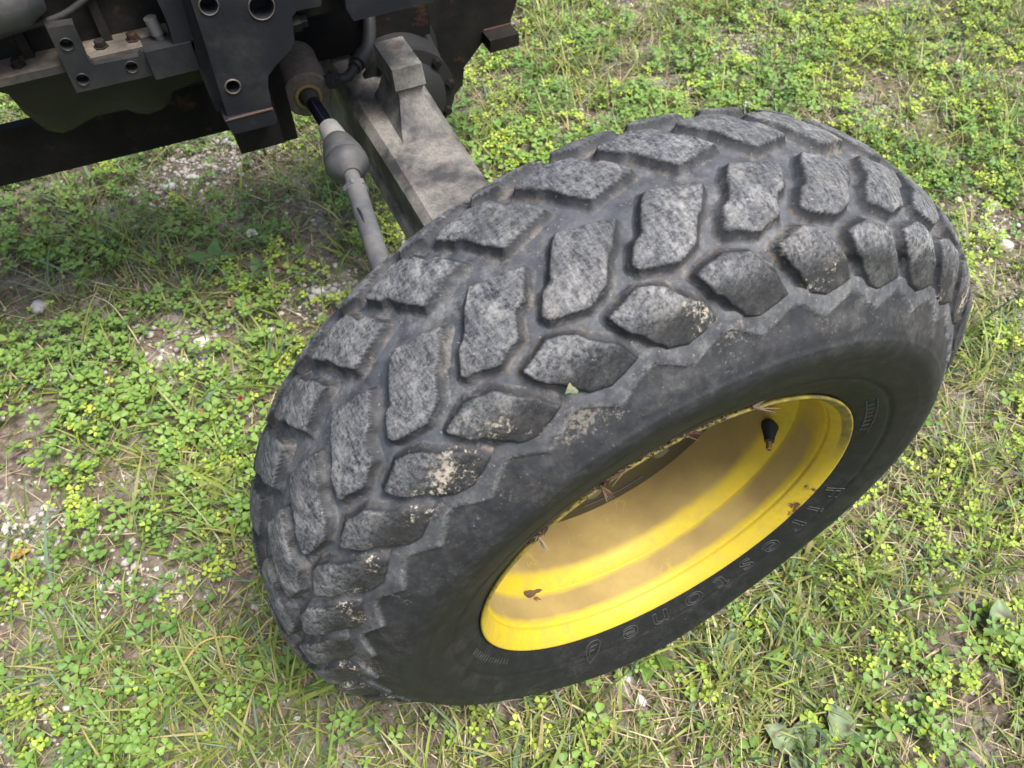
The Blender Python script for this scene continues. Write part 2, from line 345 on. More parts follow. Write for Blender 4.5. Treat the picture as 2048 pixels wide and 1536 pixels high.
MID = [(105.1, -.1057), (99.4, -.0928), (101.35, -.0720), (102.25, -.0690), (103.1, -.0590), (103.65, -.0512), (106.5, -.0439), (110.28, -.0498), (110.65, -.0535), (109.2, -.0690), (108.25, -.0730), (106.15, -.0967)]
OUT = [(115.3, -.0312), (112.8, -.0365), (111.95, -.0388), (108.7, -.0331), (107.07, -.0224), (105.82, -.0186), (104.38, -.0108), (108.12, -.0064), (110.61, -.0085), (111.29, -.0116), (112.86, -.0173), (113.98, -.0196), (114.87, -.0251)]
def mirror(poly): return [(t + PITCH / 2, 2 * SC - s) for t, s in poly]
def lug_mesh(name, poly, seed, step=.0013):
    rng = np.random.default_rng(seed)
    so = np.argsort(TOP[:, 0]); sv, vv = TOP[so, 0], TV[so]
    pv = np.array([np.interp(s, sv, vv) for _, s in poly]); rm = np.interp(pv, TV, TOP[:, 1]).mean()
    t0 = np.mean([t for t, _ in poly]); pu = np.array([np.radians(t - t0) * rm for t, _ in poly])
    m = .014
    us = np.arange(pu.min() - m, pu.max() + m, step); vs_ = np.arange(pv.min() - m, pv.max() + m, step)
    U, Vv = np.meshgrid(us, vs_, indexing='ij')
    jx = U + .0030 * (vnoise(U, Vv, .014, seed) - .5)
    jy = Vv + .0030 * (vnoise(U, Vv, .014, seed + 2) - .5)
    d = np.full(U.shape, 9.); inside = np.zeros(U.shape, bool); npnt = len(pu)
    for i in range(npnt):
        ax, ay, bx, by = pu[i], pv[i], pu[(i + 1) % npnt], pv[(i + 1) % npnt]
        ex, ey = bx - ax, by - ay; t = np.clip(((jx - ax) * ex + (jy - ay) * ey) / (ex * ex + ey * ey), 0, 1)
        d = np.minimum(d, np.hypot(jx - ax - t * ex, jy - ay - t * ey))
        c = ((ay > jy) != (by > jy)) & (jx < ex * (jy - ay) / (ey + 1e-12) + ax); inside ^= c
    d = np.where(inside, -d, d) - .0013
    t = np.clip((d + .0010) / .0070, 0, 1)
    h = (1 - t) ** 1.7
    h = h - .10 * np.exp(-np.clip(-d, 0, 1) / .0036) * np.clip(h, 0, 1)          # worn rim of the lug
    h = np.where(t >= 1, -np.clip((d - .0060) / .004, 0, 1) * .18, h)
    h = h + (.05 * (vnoise(U, Vv, .012, seed + 5) - .5) + .03 * (vnoise(U, Vv, .0045, seed + 6) - .5)) * (h > .6)
    sr = prof_at(Vv.ravel(), h.ravel()).reshape(U.shape + (2,))
    a = np.radians(t0) + U / rm
    P = np.stack([sr[..., 1] * np.cos(a), -sr[..., 0], sr[..., 1] * np.sin(a)], -1)
    keep = d < .0105
    nu, nv = U.shape; idx = np.arange(nu * nv).reshape(nu, nv)
    q = keep[:-1, :-1] & keep[1:, :-1] & keep[1:, 1:] & keep[:-1, 1:]
    F = np.stack([idx[:-1, :-1], idx[1:, :-1], idx[1:, 1:], idx[:-1, 1:]], -1)[q]
    used = np.unique(F); remap = np.full(nu * nv, -1); remap[used] = np.arange(len(used))
    me = mesh_np(name, P.reshape(-1, 3)[used], remap[F])
    out_face = sstep(.366, .393, sr[..., 1])                                     # the shoulder face of a lug is not scuffed by the road
    topm = sstep(.84, .97, h) * (.16 + .84 * out_face)
    dirt = np.exp(-((h - .10) / .16) ** 2) * .48 + .05; mudm = .12 + .88 * (1 - out_face) * (h > .4)
    film = .05 + .40 * (1 - sstep(.45, .85, h)) + .42 * (1 - sstep(.0, .22, h))
    set_attr(me, 'wear', np.stack([topm, dirt, film, mudm], -1).reshape(-1, 4)[used])
    me.materials.append(MAT['rubber'])
    return me
rows = [lug_mesh_args for lug_mesh_args in ((MID, 21), (mirror(MID), 31), (OUT, 41), (mirror(OUT), 51))]
for poly, seed in rows:
    meshes = [lug_mesh('tread_lug', poly, seed + 3 * j) for j in range(2)]
    c0 = np.mean([t for t, _ in poly]); proto = []
    for m_ in meshes:
        m_.polygons.foreach_set('use_smooth', [True] * len(m_.polygons))
    base = None
    for i in range(NP):
        ang = (c0 + i * PITCH + 90 + 180) % 360 - 180
        if abs(ang) < 12: continue                     # pressed into the ground under the wheel
        if base is None:
            o = bpy.data.objects.new('tread_lug', meshes[0]); base = o
        else:
            o = base.copy(); o.data = meshes[i % 2]
        COL.objects.link(o); o.parent = tyre; o.location = (0, 0, ZC); o.rotation_euler = (0, -R(i * PITCH), 0)

# raised lettering on the sidewall
def side_s(r): return np.interp(r, np.concatenate([side[:, 1], [.312]]), np.concatenate([side[:, 0], [.0178]]))
def ridge(segs, rad=.0006, lift=.0003):
    V = []; F = []
    for (ta, ra), (tb, rb) in segs:
        pa = place(np.array(ta), np.array(side_s(ra) + lift), np.array(ra)); pb = place(np.array(tb), np.array(side_s(rb) + lift), np.array(rb))
        a, b = Vector(pa.tolist()), Vector(pb.tolist()); d = (b - a)
        if d.length < 1e-6: continue
        d.normalize(); u = d.cross(Vector((0, -1, 0))).normalized(); v = d.cross(u).normalized(); a = a - d * rad * .5; b = b + d * rad * .5
        k = len(V)
        for p in (a, b):
            for q in range(5): V.append(p + (u * math.cos(q * 1.2566) + v * math.sin(q * 1.2566)) * rad)
        F += [(k + q, k + (q + 1) % 5, k + 5 + (q + 1) % 5, k + 5 + q) for q in range(5)]
    return V, F
def glyph(ch, size=1.0):
    cu = bpy.data.curves.new('glyph', 'FONT'); cu.body = ch; cu.size = size; cu.fill_mode = 'NONE'; cu.resolution_u = 3
    o = bpy.data.objects.new('glyph', cu); COL.objects.link(o); bpy.context.view_layer.update()
    dg = bpy.context.evaluated_depsgraph_get(); me = o.evaluated_get(dg).to_mesh()
    vs_ = [(v.co.x, v.co.y) for v in me.vertices]; es = [tuple(e.vertices) for e in me.edges]
    o.evaluated_get(dg).to_mesh_clear(); bpy.data.objects.remove(o); bpy.data.curves.remove(cu)
    return np.array(vs_), es
for ch, tc in zip('Firestone', (-16.9, -25.1, -33.5, -43.6, -53.3, -62.6, -72.5, -84.5, -95.1)):
    vs_, es = glyph(ch); cx = (vs_[:, 0].min() + vs_[:, 0].max()) / 2; lo, hi = vs_[:, 1].min(), vs_[:, 1].max()
    hgt = .023 if ch in 'Fit' else .0195; sc = hgt / (hi - lo); wsc = min(.031 / (vs_[:, 0].max() - vs_[:, 0].min()), sc * 1.35)
    tt = tc - np.degrees((vs_[:, 0] - cx) * wsc / .251); rr = .2395 + (vs_[:, 1] - lo) * sc
    V, F = ridge([((tt[a], rr[a]), (tt[b], rr[b])) for a, b in es]); link('raised_letter', mesh_np('raised_letter', [tuple(v) for v in V], F), MAT['letters'], tyre)
shield = [(0, .0), (.5, .03), (.85, .18), (.8, .45), (.5, .72), (0, 1), (-.5, .72), (-.8, .45), (-.85, .18), (-.5, .03)]
sp = [(-108.6 + x * 3.0, .2385 + y * .037) for x, y in shield]; segs = list(zip(sp, sp[1:] + sp[:1]))
segs += [((-108.6 + a * 3, .2385 + b * .037), (-108.6 + c * 3, .2385 + d * .037)) for a, b, c, d in ((-.35, .25, -.3, .62), (-.35, .25, .4, .22), (-.3, .42, .2, .40))]
V, F = ridge(segs); lo = link('shield_emblem', mesh_np('shield_emblem', [tuple(v) for v in V], F), MAT['letters'], tyre)
segs = []
for k in range(7): segs.append(((17 + k * 2.6, .2352 + .0010 * k), (17.3 + k * 2.6, .2412 + .0012 * k)))
segs += [((15 + k * 2.4, .2340 + .001 * k), (17.4 + k * 2.4, .2350 + .001 * k)) for k in range(9)] + [((15 + k * 2.4, .2425 + .0012 * k), (17.4 + k * 2.4, .2437 + .0012 * k)) for k in range(9)]
V, F = ridge(segs, .0006); link('mould_marks', mesh_np('mould_marks', [tuple(v) for v in V], F), MAT['letters'], tyre)
segs = []; rs = random.Random(3)
for k in range(14):
    t = -168 + k * 1.7
    segs.append(((t, .2385 + rs.random() * .001), (t + .3, .2445 + rs.random() * .001)))
    if rs.random() > .4: segs.append(((t, .2385 + rs.choice((0, .003, .006))), (t + 1.0, .2385 + rs.choice((0, .003, .006)))))
V, F = ridge(segs, .00045); link('mould_marks', mesh_np('mould_marks', [tuple(v) for v in V], F), MAT['letters'], tyre)

# ------------------------------------------------------------------ wheel rim
rp = catmull([(-.010, .2195), (-.0045, .2240), (-.0008, .2262), (.0012, .2252), (.0004, .2225), (-.006, .2160), (-.013, .2115), (-.0185, .2090), (-.0215, .2088), (-.032, .2078), (-.055, .2058),
              (-.0610, .2045), (-.0655, .2015), (-.077, .1945), (-.090, .1915), (-.120, .1905), (-.150, .1900), (-.160, .1900), (-.215, .205), (-.228, .222)], 6)
# creases rolled into the rim
rp[:, 1] += .0014 * np.exp(-((rp[:, 0] + .0195) / .0022) ** 2) + .0013 * np.exp(-((rp[:, 0] + .0625) / .0025) ** 2)
n = 256; ta = np.arange(n) * 2 * np.pi / n; k = len(rp)
V = np.stack([rp[None, :, 1] * np.cos(ta)[:, None], np.broadcast_to(-rp[None, :, 0], (n, k)), rp[None, :, 1] * np.sin(ta)[:, None] + ZC], -1).reshape(-1, 3)
i0 = np.arange(n * k).reshape(n, k); i1 = np.roll(i0, -1, 0)
me = mesh_np('wheel_rim', V, np.stack([i0[:, :-1], i0[:, 1:], i1[:, 1:], i1[:, :-1]], -1).reshape(-1, 4))
s = rp[:, 0]
d = np.maximum(sstep(-.016, -.040, s) * sstep(-.070, -.048, s), sstep(-.066, -.100, s))
lowr = .35 + .65 * sstep(.55, -.25, np.sin(ta))[:, None]                      # dust lies where the barrel faces up
wear = np.stack([np.broadcast_to(d[None] * lowr, (n, k)), np.broadcast_to((np.abs(s + .003) < .006)[None] * 1.0 * (np.cos(ta - R(-24)) > .985)[:, None], (n, k)), np.broadcast_to((np.abs(s + .0015) < .0035)[None] * .9 * sstep(-.1, .35, np.sin(ta))[:, None], (n, k))], -1).reshape(-1, 3)
set_attr(me, 'wear', wear)
rim = link('wheel_rim', me, MAT['yellow'], tractor)
bm = bmesh.new(); dp = [(.1950, .146), (.18, .146), (.16, .1458), (.135, .142), (.115, .138), (.085, .140), (.001, .140)]
rings = [[bm.verts.new((r * math.cos(q * math.pi / 48), y, r * math.sin(q * math.pi / 48) + ZC)) for q in range(96)] for r, y in dp]
for a, b in zip(rings, rings[1:]):
    for q in range(96): bm.faces.new((a[q], b[q], b[(q + 1) % 96], a[(q + 1) % 96]))
disc = bm_obj('wheel_disc', bm, MAT['disc'], rim)
bm = tube_bm([(.166 * math.cos(R(t)), .1448, .166 * math.sin(R(t)) + ZC) for t in range(-96, -62, 2)], .0011, 6); bm_obj('weld_bead', bm, MAT['bright'], disc)
for q in range(6):
    a = R(q * 60 + 20); c = Vector((.10 * math.cos(a), .138, .10 * math.sin(a) + ZC))
    bm_obj('wheel_bolt', lathe_bm(c, c + Vector((0, -1, 0)), [(-.002, .013), (.010, .013), (.0125, .011)], 6), MAT['zinc'], disc, smooth=False)
bm_obj('hub', lathe_bm((0, .142, ZC), (0, 0, ZC), [(0, .06), (.006, .058), (.008, .04)], 40), MAT['disc'], disc)
# valve
vb_ = Vector((.1905 * math.cos(R(-4)), .077, .1905 * math.sin(R(-4)) + ZC)); vd = Vector((-.60, -.79, -.10)).normalized()
valve = bm_obj('valve_stem', lathe_bm(vb_ - vd * .006, vb_ + vd, [(0, .0105), (.006, .0102), (.009, .0092), (.019, .0066), (.025, .0060), (.026, .0045)], 24), MAT['stem_rubber'], rim)
bm_obj('valve_cap', lathe_bm(vb_ + vd * .018, vb_ + vd, [(0, .0036), (.012, .0036), (.0125, .0026), (.010, .0024)], 16), MAT['brass'], valve)

# ------------------------------------------------------------------ axle
ax_out = [(-.062, .318), (-.050, .306), (.050, .306), (.062, .318), (.062, .385), (.048, .400), (-.050, .400), (-.062, .388)]
bm = bmesh.new(); rings = []
for y, w, zt, zb in ((.30, .72, .405, .300), (.36, .95, .402, .305), (.45, 1.0, .400, .308), (.62, 1.0, .400, .308), (.80, 1.06, .402, .300), (.95, 1.15, .405, .285), (1.10, 1.35, .42, .26)):
    rings.append([bm.verts.new((x * w, y, zb + (z - .306) / .094 * (zt - zb))) for x, z in ax_out])
for a, b in zip(rings, rings[1:]):
    for q in range(8): bm.faces.new((a[q], b[q], b[(q + 1) % 8], a[(q + 1) % 8]))
bm.faces.new(rings[0]); bm.faces.new(rings[-1][::-1])
axle = bm_obj('axle_beam', bm, MAT['axle'], tractor, .009, 3, 18)
# ledge and rib along the side of the casting
bm_obj('axle_ledge', prism([(-.074, .318), (-.060, .318), (-.060, .334), (-.070, .334)], .40, 1.0), MAT['axle'], axle, .003)
bm_obj('axle_pocket', prism([(-.0685, .345), (-.060, .345), (-.060, .376), (-.0685, .372)], .42, .56), MAT['axle'], axle, .004)
# king pin knuckle hidden behind the tyre
bm_obj('knuckle', lathe_bm((0, .27, .22), (0, .30, .56), [(0, .055), (.05, .065), (.26, .065), (.31, .045)], 24), MAT['axle'], axle)
# steering stop: hammer-headed post cast on the axle
bm = bmesh.new(); rg = []
for z, x0, x1, y0, y1 in ((.395, -.030, .050, .735, .885), (.418, -.016, .040, .775, .880), (.445, -.008, .030, .795, .875), (.456, -.010, .032, .795, .877), (.462, -.014, .036, .790, .880), (.494, -.014, .034, .796, .880)):
    rg.append([bm.verts.new(p) for p in ((x0, y0, z), (x1, y0, z), (x1, y1, z), (x0, y1, z))])
for a, b in zip(rg, rg[1:]):
    for q in range(4): bm.faces.new((a[q], a[(q + 1) % 4], b[(q + 1) % 4], b[q]))
bm.faces.new(rg[-1]); bm.faces.new(rg[0][::-1])
bm_obj('steering_stop', bm, MAT['axle'], axle, .005, 3, 20)

# ------------------------------------------------------------------ steering cylinder and tie rod
c0 = Vector((-.120, 1.02, .43)); c1 = Vector((-.1305, .887, .43)); cdir = (c1 - c0).normalized(); L0 = (c1 - c0).length
cyl = bm_obj('steering_cylinder', lathe_bm(c0, c1, [(0, .036), (L0 - .056, .036), (L0 - .054, .0385), (L0 - .003, .0385), (L0, .036), (L0 + .001, .020)], 48), MAT['barrel'], tractor)
bm_obj('gland_ring', lathe_bm(c1 - cdir * .003, c1 + cdir, [(0, .0215), (.007, .0215), (.0075, .0165), (.002, .016)], 40), MAT['brass'], cyl)
r1 = Vector((-.1265, .795, .43))
rd = (r1 - c1).normalized(); bm_obj('piston_rod', lathe_bm(c1 - rd * .01, r1, [(0, .0118), ((r1 - c1).length + .03, .0118)], 32), MAT['chrome'], cyl)
bm_obj('rod_sleeve', lathe_bm(c1 - rd * .004, r1, [(0, .0155), (.004, .0155), (.022, .0135), (.028, .0125)], 32), MAT['hose'], cyl)
j1 = Vector((-.124, .707, .43)); jd = (j1 - r1).normalized()
bm_obj('rod_collar', lathe_bm(r1 + jd * .003, j1, [(0, .0150), (.001, .0165), (.034, .0190), (.042, .0195)], 32), MAT['collar'], cyl)
t1 = Vector((-.1325, .632, .428)); td = (t1 - j1).normalized(); b0 = r1 + jd * .040
bd = (t1 - b0).normalized()
bm_obj('ball_joint_boot', lathe_bm(b0, t1, [(0, .0190), (.004, .0205), (.006, .0225), (.020, .0262), (.036, .0300), (.044, .0312), (.047, .0298), (.050, .0298), (.053, .0322), (.060, .0325), (.067, .0298), (.074, .0240), (.080, .0175), (.084, .0135)], 40), MAT['joint'], cyl)
t0 = b0 + bd * .080; t2 = Vector((-.152, .495, .426)); t3 = Vector((-.165, .33, .42)); td = (t2 - t0).normalized(); LT = (t2 - t0).length
bm_obj('tie_rod', lathe_bm(t0, t2, [(0, .0112), (.022, .0118), (.030, .0125), (.031, .0155), (.036, .0160), (.040, .0145), (.048, .0142), (LT + .10, .0142)], 28), MAT['tie'], cyl)
bm_obj('lock_nut', lathe_bm(t0 + td * .029, t2, [(0, .0165), (.001, .0178), (.009, .0178), (.010, .0165)], 6), MAT['tie'], cyl, smooth=False)
sl = t0 + td * .085 + Vector((-.0075, -.002, .0118)); bm_obj('clamp_slot', tube_bm([sl, sl + td * .012 + Vector((.002, 0, .0006)), sl + td * .035 + Vector((.003, 0, .0008))], [.0012, .0022, .0010], 6), MAT['void'], cyl)
# hydraulic fitting, elbow and hose
hz = .45
bm_obj('hose_fitting', lathe_bm((-.098, .893, hz - .006), (-.074, .877, hz), [(0, .0085), (.006, .0085), (.0065, .0135), (.020, .0135), (.0205, .009), (.030, .009)], 6), MAT['hose'], cyl, smooth=False)
hp = catmull([(-.082, .882, hz), (-.066, .878, hz), (-.054, .888, hz + .001), (-.045, .897, hz + .002)], 5)
bm_obj('hose_elbow', tube_bm(hp.tolist(), .0078, 14), MAT['hose'], cyl)
bm_obj('hose_crimp', lathe_bm((-.047, .895, hz + .002), (-.030, .914, hz + .004), [(0, .011), (.006, .0115), (.0065, .0102), (.010, .0102), (.0105, .0135), (.034, .0135), (.035, .0115)], 20), MAT['hose'], cyl)
hp = catmull([(-.024, .920, hz + .004), (-.005, .945, hz + .010), (.012, .985, hz + .03), (.02, 1.03, hz + .09), (.02, 1.05, hz + .2)], 6)
bm_obj('hydraulic_hose', tube_bm(hp.tolist(), .0115, 14), MAT['hose'], cyl)

# ------------------------------------------------------------------ frame
def cut(o, holes):
    """holes: (x, z, radius) drilled along y through a plate"""
    for x, z, r in holes:
        bm = lathe_bm((x, -.2, z), (x, 3, z), [(0, r), (3, r)], 28)
        me = bpy.data.meshes.new('drill'); bmesh.ops.recalc_face_normals(bm, faces=bm.faces); bm.to_mesh(me); bm.free(); c = bpy.data.objects.new('drill', me); COL.objects.link(c)
        md = o.modifiers.new('b', 'BOOLEAN'); md.operation = 'DIFFERENCE'; md.solver = 'EXACT'; md.object = c
        bpy.context.view_layer.update(); dg = bpy.context.evaluated_depsgraph_get()
        nm = bpy.data.meshes.new_from_object(o.evaluated_get(dg)); o.modifiers.clear(); o.data = nm; bpy.data.objects.remove(c)
    nm.polygons.foreach_set('use_smooth', [True] * len(nm.polygons))
    try: nm.set_sharp_from_angle(angle=R(35))
    except Exception: pass
def hole_ring(parent, x, y, z, r, w, mat='bright'):
    bm_obj('bolt_hole', lathe_bm((x, y, z), (x, y - 1, z), [(-.004, r), (.0012, r + w * .15), (.0018, r + w * .5), (.0003, r + w)], 32, cap=False), MAT[mat], parent)
plate = [(-.263, .80), (-.264, .618), (-.266, .513), (-.204, .509), (-.202, .539), (-.198, .555), (-.186, .566), (-.158, .585), (-.152, .595), (-.148, .627), (-.140, .633), (-.108, .632), (-.100, .66), (-.098, .80)]
pl = bm_obj('frame_plate', prism(plate, .760, .786), MAT['black_paint'], tractor, .0025, 2)
cut(pl, [(-.245, .664, .0105), (-.183, .648, .0150), (-.247, .553, .0085)])
hole_ring(pl, -.245, .760, .664, .0105, .0022); hole_ring(pl, -.183, .760, .648, .0150, .0022); hole_ring(pl, -.247, .760, .553, .0085, .0028)
for x, z, r in ((-.245, .664, .0105), (-.183, .648, .015), (-.247, .553, .0085)):
    bm_obj('bore_backing', lathe_bm((x, .7875, z), (x, .83, z), [(0, r * 1.4), (.001, r * 1.5), (.02, r * 1.5)], 24), MAT['void'], pl)  # solid disc behind the hole, its darkness painted instead of real depth
foot = bm_obj('frame_foot', prism([(-.272, .5125), (-.268, .491), (-.262, .488), (-.206, .487), (-.203, .492), (-.2035, .5085)], .752, .84), MAT['black_paint'], tractor, .003, 2)
bm_obj('worn_edge', boxbm(-.2715, -.2045, .7510, .7545, .5108, .5122), MAT['rust_edge'], foot)
bm_obj('frame_strip', prism([(-.276, .80), (-.276, .605), (-.281, .575), (-.277, .505), (-.250, .505), (-.250, .80)], .7885, .83), MAT['black_paint'], pl, .003)
bm_obj('frame_block', boxbm(-.262, -.196, .80, .885, .420, .500), MAT['black_cast'], tractor, .006)
for x, y in ((-.215, .80), (-.225, .845)):
    bm_obj('frame_bolt', lathe_bm((x, y, .490), (x, y, .40), [(0, .015), (.012, .015), (.0125, .012), (.022, .012), (.024, .009)], 6), MAT['black_cast'], foot, smooth=False)
bm_obj('frame_bolt', lathe_bm((-.150, .775, .610), (-.10, .775, .612), [(0, .012), (.013, .012), (.0135, .009), (.022, .009)], 6), MAT['black_cast'], pl, smooth=False)
# slotted bracket with three holes
lb = [(-.432, .668), (-.430, .664), (-.402, .662), (-.4035, .614), (-.399, .608), (-.346, .606), (-.341, .611), (-.307, .611), (-.301, .608), (-.282, .609), (-.282, .576), (-.308, .578), (-.342, .577), (-.434, .578)]
br = bm_obj('side_bracket', prism(lb, .790, .806), MAT['black_paint'], tractor, .0022, 2)
cut(br, [(-.419, .641, .0070), (-.420, .594, .0070), (-.359, .595, .0070)])
for x, z in ((-.419, .641), (-.420, .594), (-.359, .595)):
    hole_ring(br, x, .790, z, .0070, .0012, 'black_paint')
    bm_obj('bore_backing', lathe_bm((x, .8075, z), (x, .85, z), [(0, .010), (.02, .010)], 20), MAT['rust_edge'], br)
bm_obj('bracket_boss', boxbm(-.337, -.279, .783, .82, .574, .6125), MAT['black_paint'], br, .004, 3)
bm_obj('bracket_rib', prism([(-.312, .80), (-.298, .640), (-.300, .612), (-.274, .612), (-.270, .80)], .786, .84), MAT['black_paint'], br, .005, 3)
bm_obj('bolt', lathe_bm((-.312, .81, .600), (-.318, .812, .66), [(0, .006), (.018, .006), (.0185, .0085), (.040, .0085)], 12), MAT['zinc'], br)
# dusty sump flange shelf behind the bracket, engine and oil pan
bm_obj('sump_flange', boxbm(-.62, -.275, .800, 1.00, .602, .612), MAT['barrel'], tractor, .003)
eng = bm_obj('engine_block', boxbm(-1.0, -.270, .845, 1.12, .610, 1.02), MAT['black_cast'], tractor, .012, 3)
bm_obj('filter_housing', lathe_bm((-.62, .80, .70), (-.40, .82, .705), [(0, .03), (.02, .042), (.17, .042), (.195, .030), (.20, .01)], 32), MAT['joint'], eng)
rings = [(-.400 + k * .0045, .838, .700 + .0006 * k) for k in range(34)]
bm_obj('corrugated_hose', tube_bm(rings, [.013 if k % 2 else .0105 for k in range(34)], 14), MAT['hose'], eng)
for x in (-.585, -.535, -.485, -.385, -.345):
    bm_obj('flange_bolt', lathe_bm((x, .822, .6115), (x, .822, .7), [(0, .0095), (.002, .0095), (.0022, .0068), (.009, .0068), (.010, .0055)], 6), MAT['black_cast'], eng, smooth=False)
for x in (-.56, -.47, -.375):
    bm_obj('cast_rib', prism([(x - .006, .612), (x + .006, .612), (x + .004, .80), (x - .004, .80)], .832, .850), MAT['black_cast'], eng, .002)
bm_obj('fuel_line', tube_bm(catmull([(-.64, .826, .648), (-.55, .828, .642), (-.47, .83, .650), (-.40, .826, .662), (-.345, .832, .70), (-.33, .84, .78)], 6).tolist(), .0042, 10), MAT['hose'], eng)
bm_obj('wiring_loom', tube_bm(catmull([(-.62, .82, .745), (-.50, .818, .735), (-.42, .822, .725), (-.36, .826, .735), (-.30, .83, .76)], 6).tolist(), .0065, 10), MAT['hose'], eng)
pan = [(-.70, .60), (-.70, .575), (-.530, .567), (-.518, .558), (-.512, .522), (-.500, .492), (-.484, .482), (-.468, .484), (-.432, .495), (-.392, .4935), (-.380, .484), (-.366, .478), (-.345, .480), (-.333, .488), (-.324, .502), (-.262, .514), (-.262, .60)]
bm = bmesh.new(); rg = []
for y, k_ in ((.842, .60), (.850, .85), (.862, .97), (.88, 1), (1.03, 1), (1.06, .9), (1.07, .7)):
    rg.append([bm.verts.new((x, y, .60 - (.60 - z) * k_)) for x, z in pan])
for a, b in zip(rg, rg[1:]):
    for q in range(len(pan)): bm.faces.new((a[q], b[q], b[(q + 1) % len(pan)], a[(q + 1) % len(pan)]))
bm.faces.new(rg[0]); bm.faces.new(rg[-1][::-1])
bm_obj('oil_pan', bm, MAT['pan'], tractor)
bm = prism([(-1.6, .392), (-1.6, .470), (-.20, .455), (-.20, .366), (-.24, .364)], .95, .968); bm_obj('driveshaft_shield', bm, MAT['black_cast'], tractor, .004, 2)
bm_obj('axle_support', boxbm(-.245, -.165, .87, 1.04, .372, .52), MAT['black_cast'], tractor, .01, 2)
bm_obj('frame_rail', prism([(-.075, .80), (-.075, .620), (-.068, .602), (.047, .602), (.054, .610), (.058, .80)], .760, .785), MAT['black_paint'], tractor, .003)
bm_obj('front_frame', boxbm(-.16, .045, .80, 1.10, .60, .95), MAT['black_cast'], tractor, .01)
bm_obj('front_support', boxbm(-.15, .12, .99, 1.10, .42, .62), MAT['black_cast'], tractor, .015, 3)
# differential housing and the far frame bracket, in the dark under the machine
diff = bm_obj('differential_housing', lathe_bm((.045, .90, .345), (.045, 1.2, .345), [(0, .045), (.015, .068), (.03, .072), (.032, .092), (.045, .092), (.047, .082), (.10, .096), (.16, .102), (.162, .112), (.18, .112), (.182, .098), (.26, .08), (.30, .05)], 36), MAT['void'], tractor)
for q in range(10):
    a = R(q * 36 + 8); bm_obj('housing_bolt', lathe_bm((.045 + .083 * math.cos(a), .934, .345 + .083 * math.sin(a)), (.045 + .083 * math.cos(a), .80, .345 + .083 * math.sin(a)), [(0, .008), (.012, .008), (.013, .006)], 6), MAT['black_cast'], diff, smooth=False)
far = [(.20, .62), (.20, .41), (.222, .386), (.240, .376), (.236, .395), (.258, .62), (.40, .62), (.372, .365), (.352, .312), (.350, .276), (.285, .276), (.243, .233), (.238, .193), (.216, .174), (.192, .171), (.165, .24), (.165, .62)]
fb = bm_obj('far_bracket', prism(far, 1.15, 1.185), MAT['black_cast'], tractor, .003)
bm_obj('bracket_lip', boxbm(.287, .3515, 1.11, 1.150, .276, .302), MAT['black_cast'], fb, .003)
bm_obj('worn_edge', boxbm(.290, .352, 1.1475, 1.1500, .3025, .3052), MAT['rust_edge'], fb)

# ------------------------------------------------------------------ loose bits on the wheel
def shard(name, p, d, length, width, mat, label, cat, col, bend=.3, seed=0, parts=1):
    rs = random.Random(seed); p = Vector(p); V = []; F = []; Cc = []
    for q in range(parts):
        dd = (Vector(d).normalized() + Vector((rs.uniform(-1, 1), rs.uniform(-1, 1), rs.uniform(-1, 1))) * (.45 if parts > 1 else 0)).normalized()
        sidev = dd.cross(Vector((rs.uniform(-.3, .3), rs.uniform(-1, 1), 1))).normalized(); up = dd.cross(sidev); Lq = length * rs.uniform(.6, 1.1)
        k = len(V); nseg = 5
        for i in range(nseg + 1):
            t = i / nseg; c = p + dd * (Lq * t) + up * (bend * Lq * t * t * rs.uniform(.7, 1)); w = width * (1 - .75 * t) * rs.uniform(.7, 1.1) / (1 if parts == 1 else 1.4)
            for e, hgt in ((-1, 0), (0, .35), (1, 0), (0, -.1)):
                V.append(c + sidev * w * .5 * e + up * w * hgt); Cc.append(tuple(x * rs.uniform(.75, 1.2) for x in col))
        for i in range(nseg):
            a = k + i * 4
            for e in range(4): F.append((a + e, a + (e + 1) % 4, a + 4 + (e + 1) % 4, a + 4 + e))
        F.append((k, k + 1, k + 2, k + 3)); F.append((k + nseg * 4 + 3, k + nseg * 4 + 2, k + nseg * 4 + 1, k + nseg * 4))
    me = mesh_np(name, [tuple(v) for v in V], F); set_attr(me, 'tint', Cc); o = link(name, me, mat, None, False); tag(o, label, cat); return o
def on_flange(t, dr=.0, s=.001): return ((.2265 + dr) * math.cos(R(t)), -s, (.2265 + dr) * math.sin(R(t)) + ZC)
BROWN = (.13, .075, .05); GREYB = (.24, .18, .13)
shard('bark_shreds', on_flange(118.5, .0005), (.35, -1, -.55),   .014, .0020, MAT['dead'], 'frayed tuft of brown bark shreds caught on the yellow rim edge', 'bark', BROWN, .1, 4, 22)
shard('bark_splinter', on_flange(112.5, .002), (-1, -.05, .45), .032, .0028, MAT['dead'], 'thin brown bark strip lying between tyre and yellow rim edge', 'bark', BROWN, .05, 5, 9)
shard('wood_splinter', on_flange(137.0, .001), (-.1, -1, -.75), .019, .0035, MAT['dead'], 'pale grey pointed wood splinter stuck at the rim edge', 'wood chip', GREYB, .1, 6, 5)
shard('dry_twig', on_flange(80.5, .003), (1, -.35, -.05), .028, .0030, MAT['dead'], 'pale bent dry stalk poking over the rim above the valve', 'twig', GREYB, -.25, 7, 5)
shard('bark_clump', on_flange(98, .001, -.002), (1, -.05, .05), .016, .0035, MAT['dead'], 'reddish brown crumbly bark packed in the gap above the rim edge', 'bark', (.10, .045, .03), .05, 8, 26)
rs = random.Random(21); V = []; F = []; Cc = []
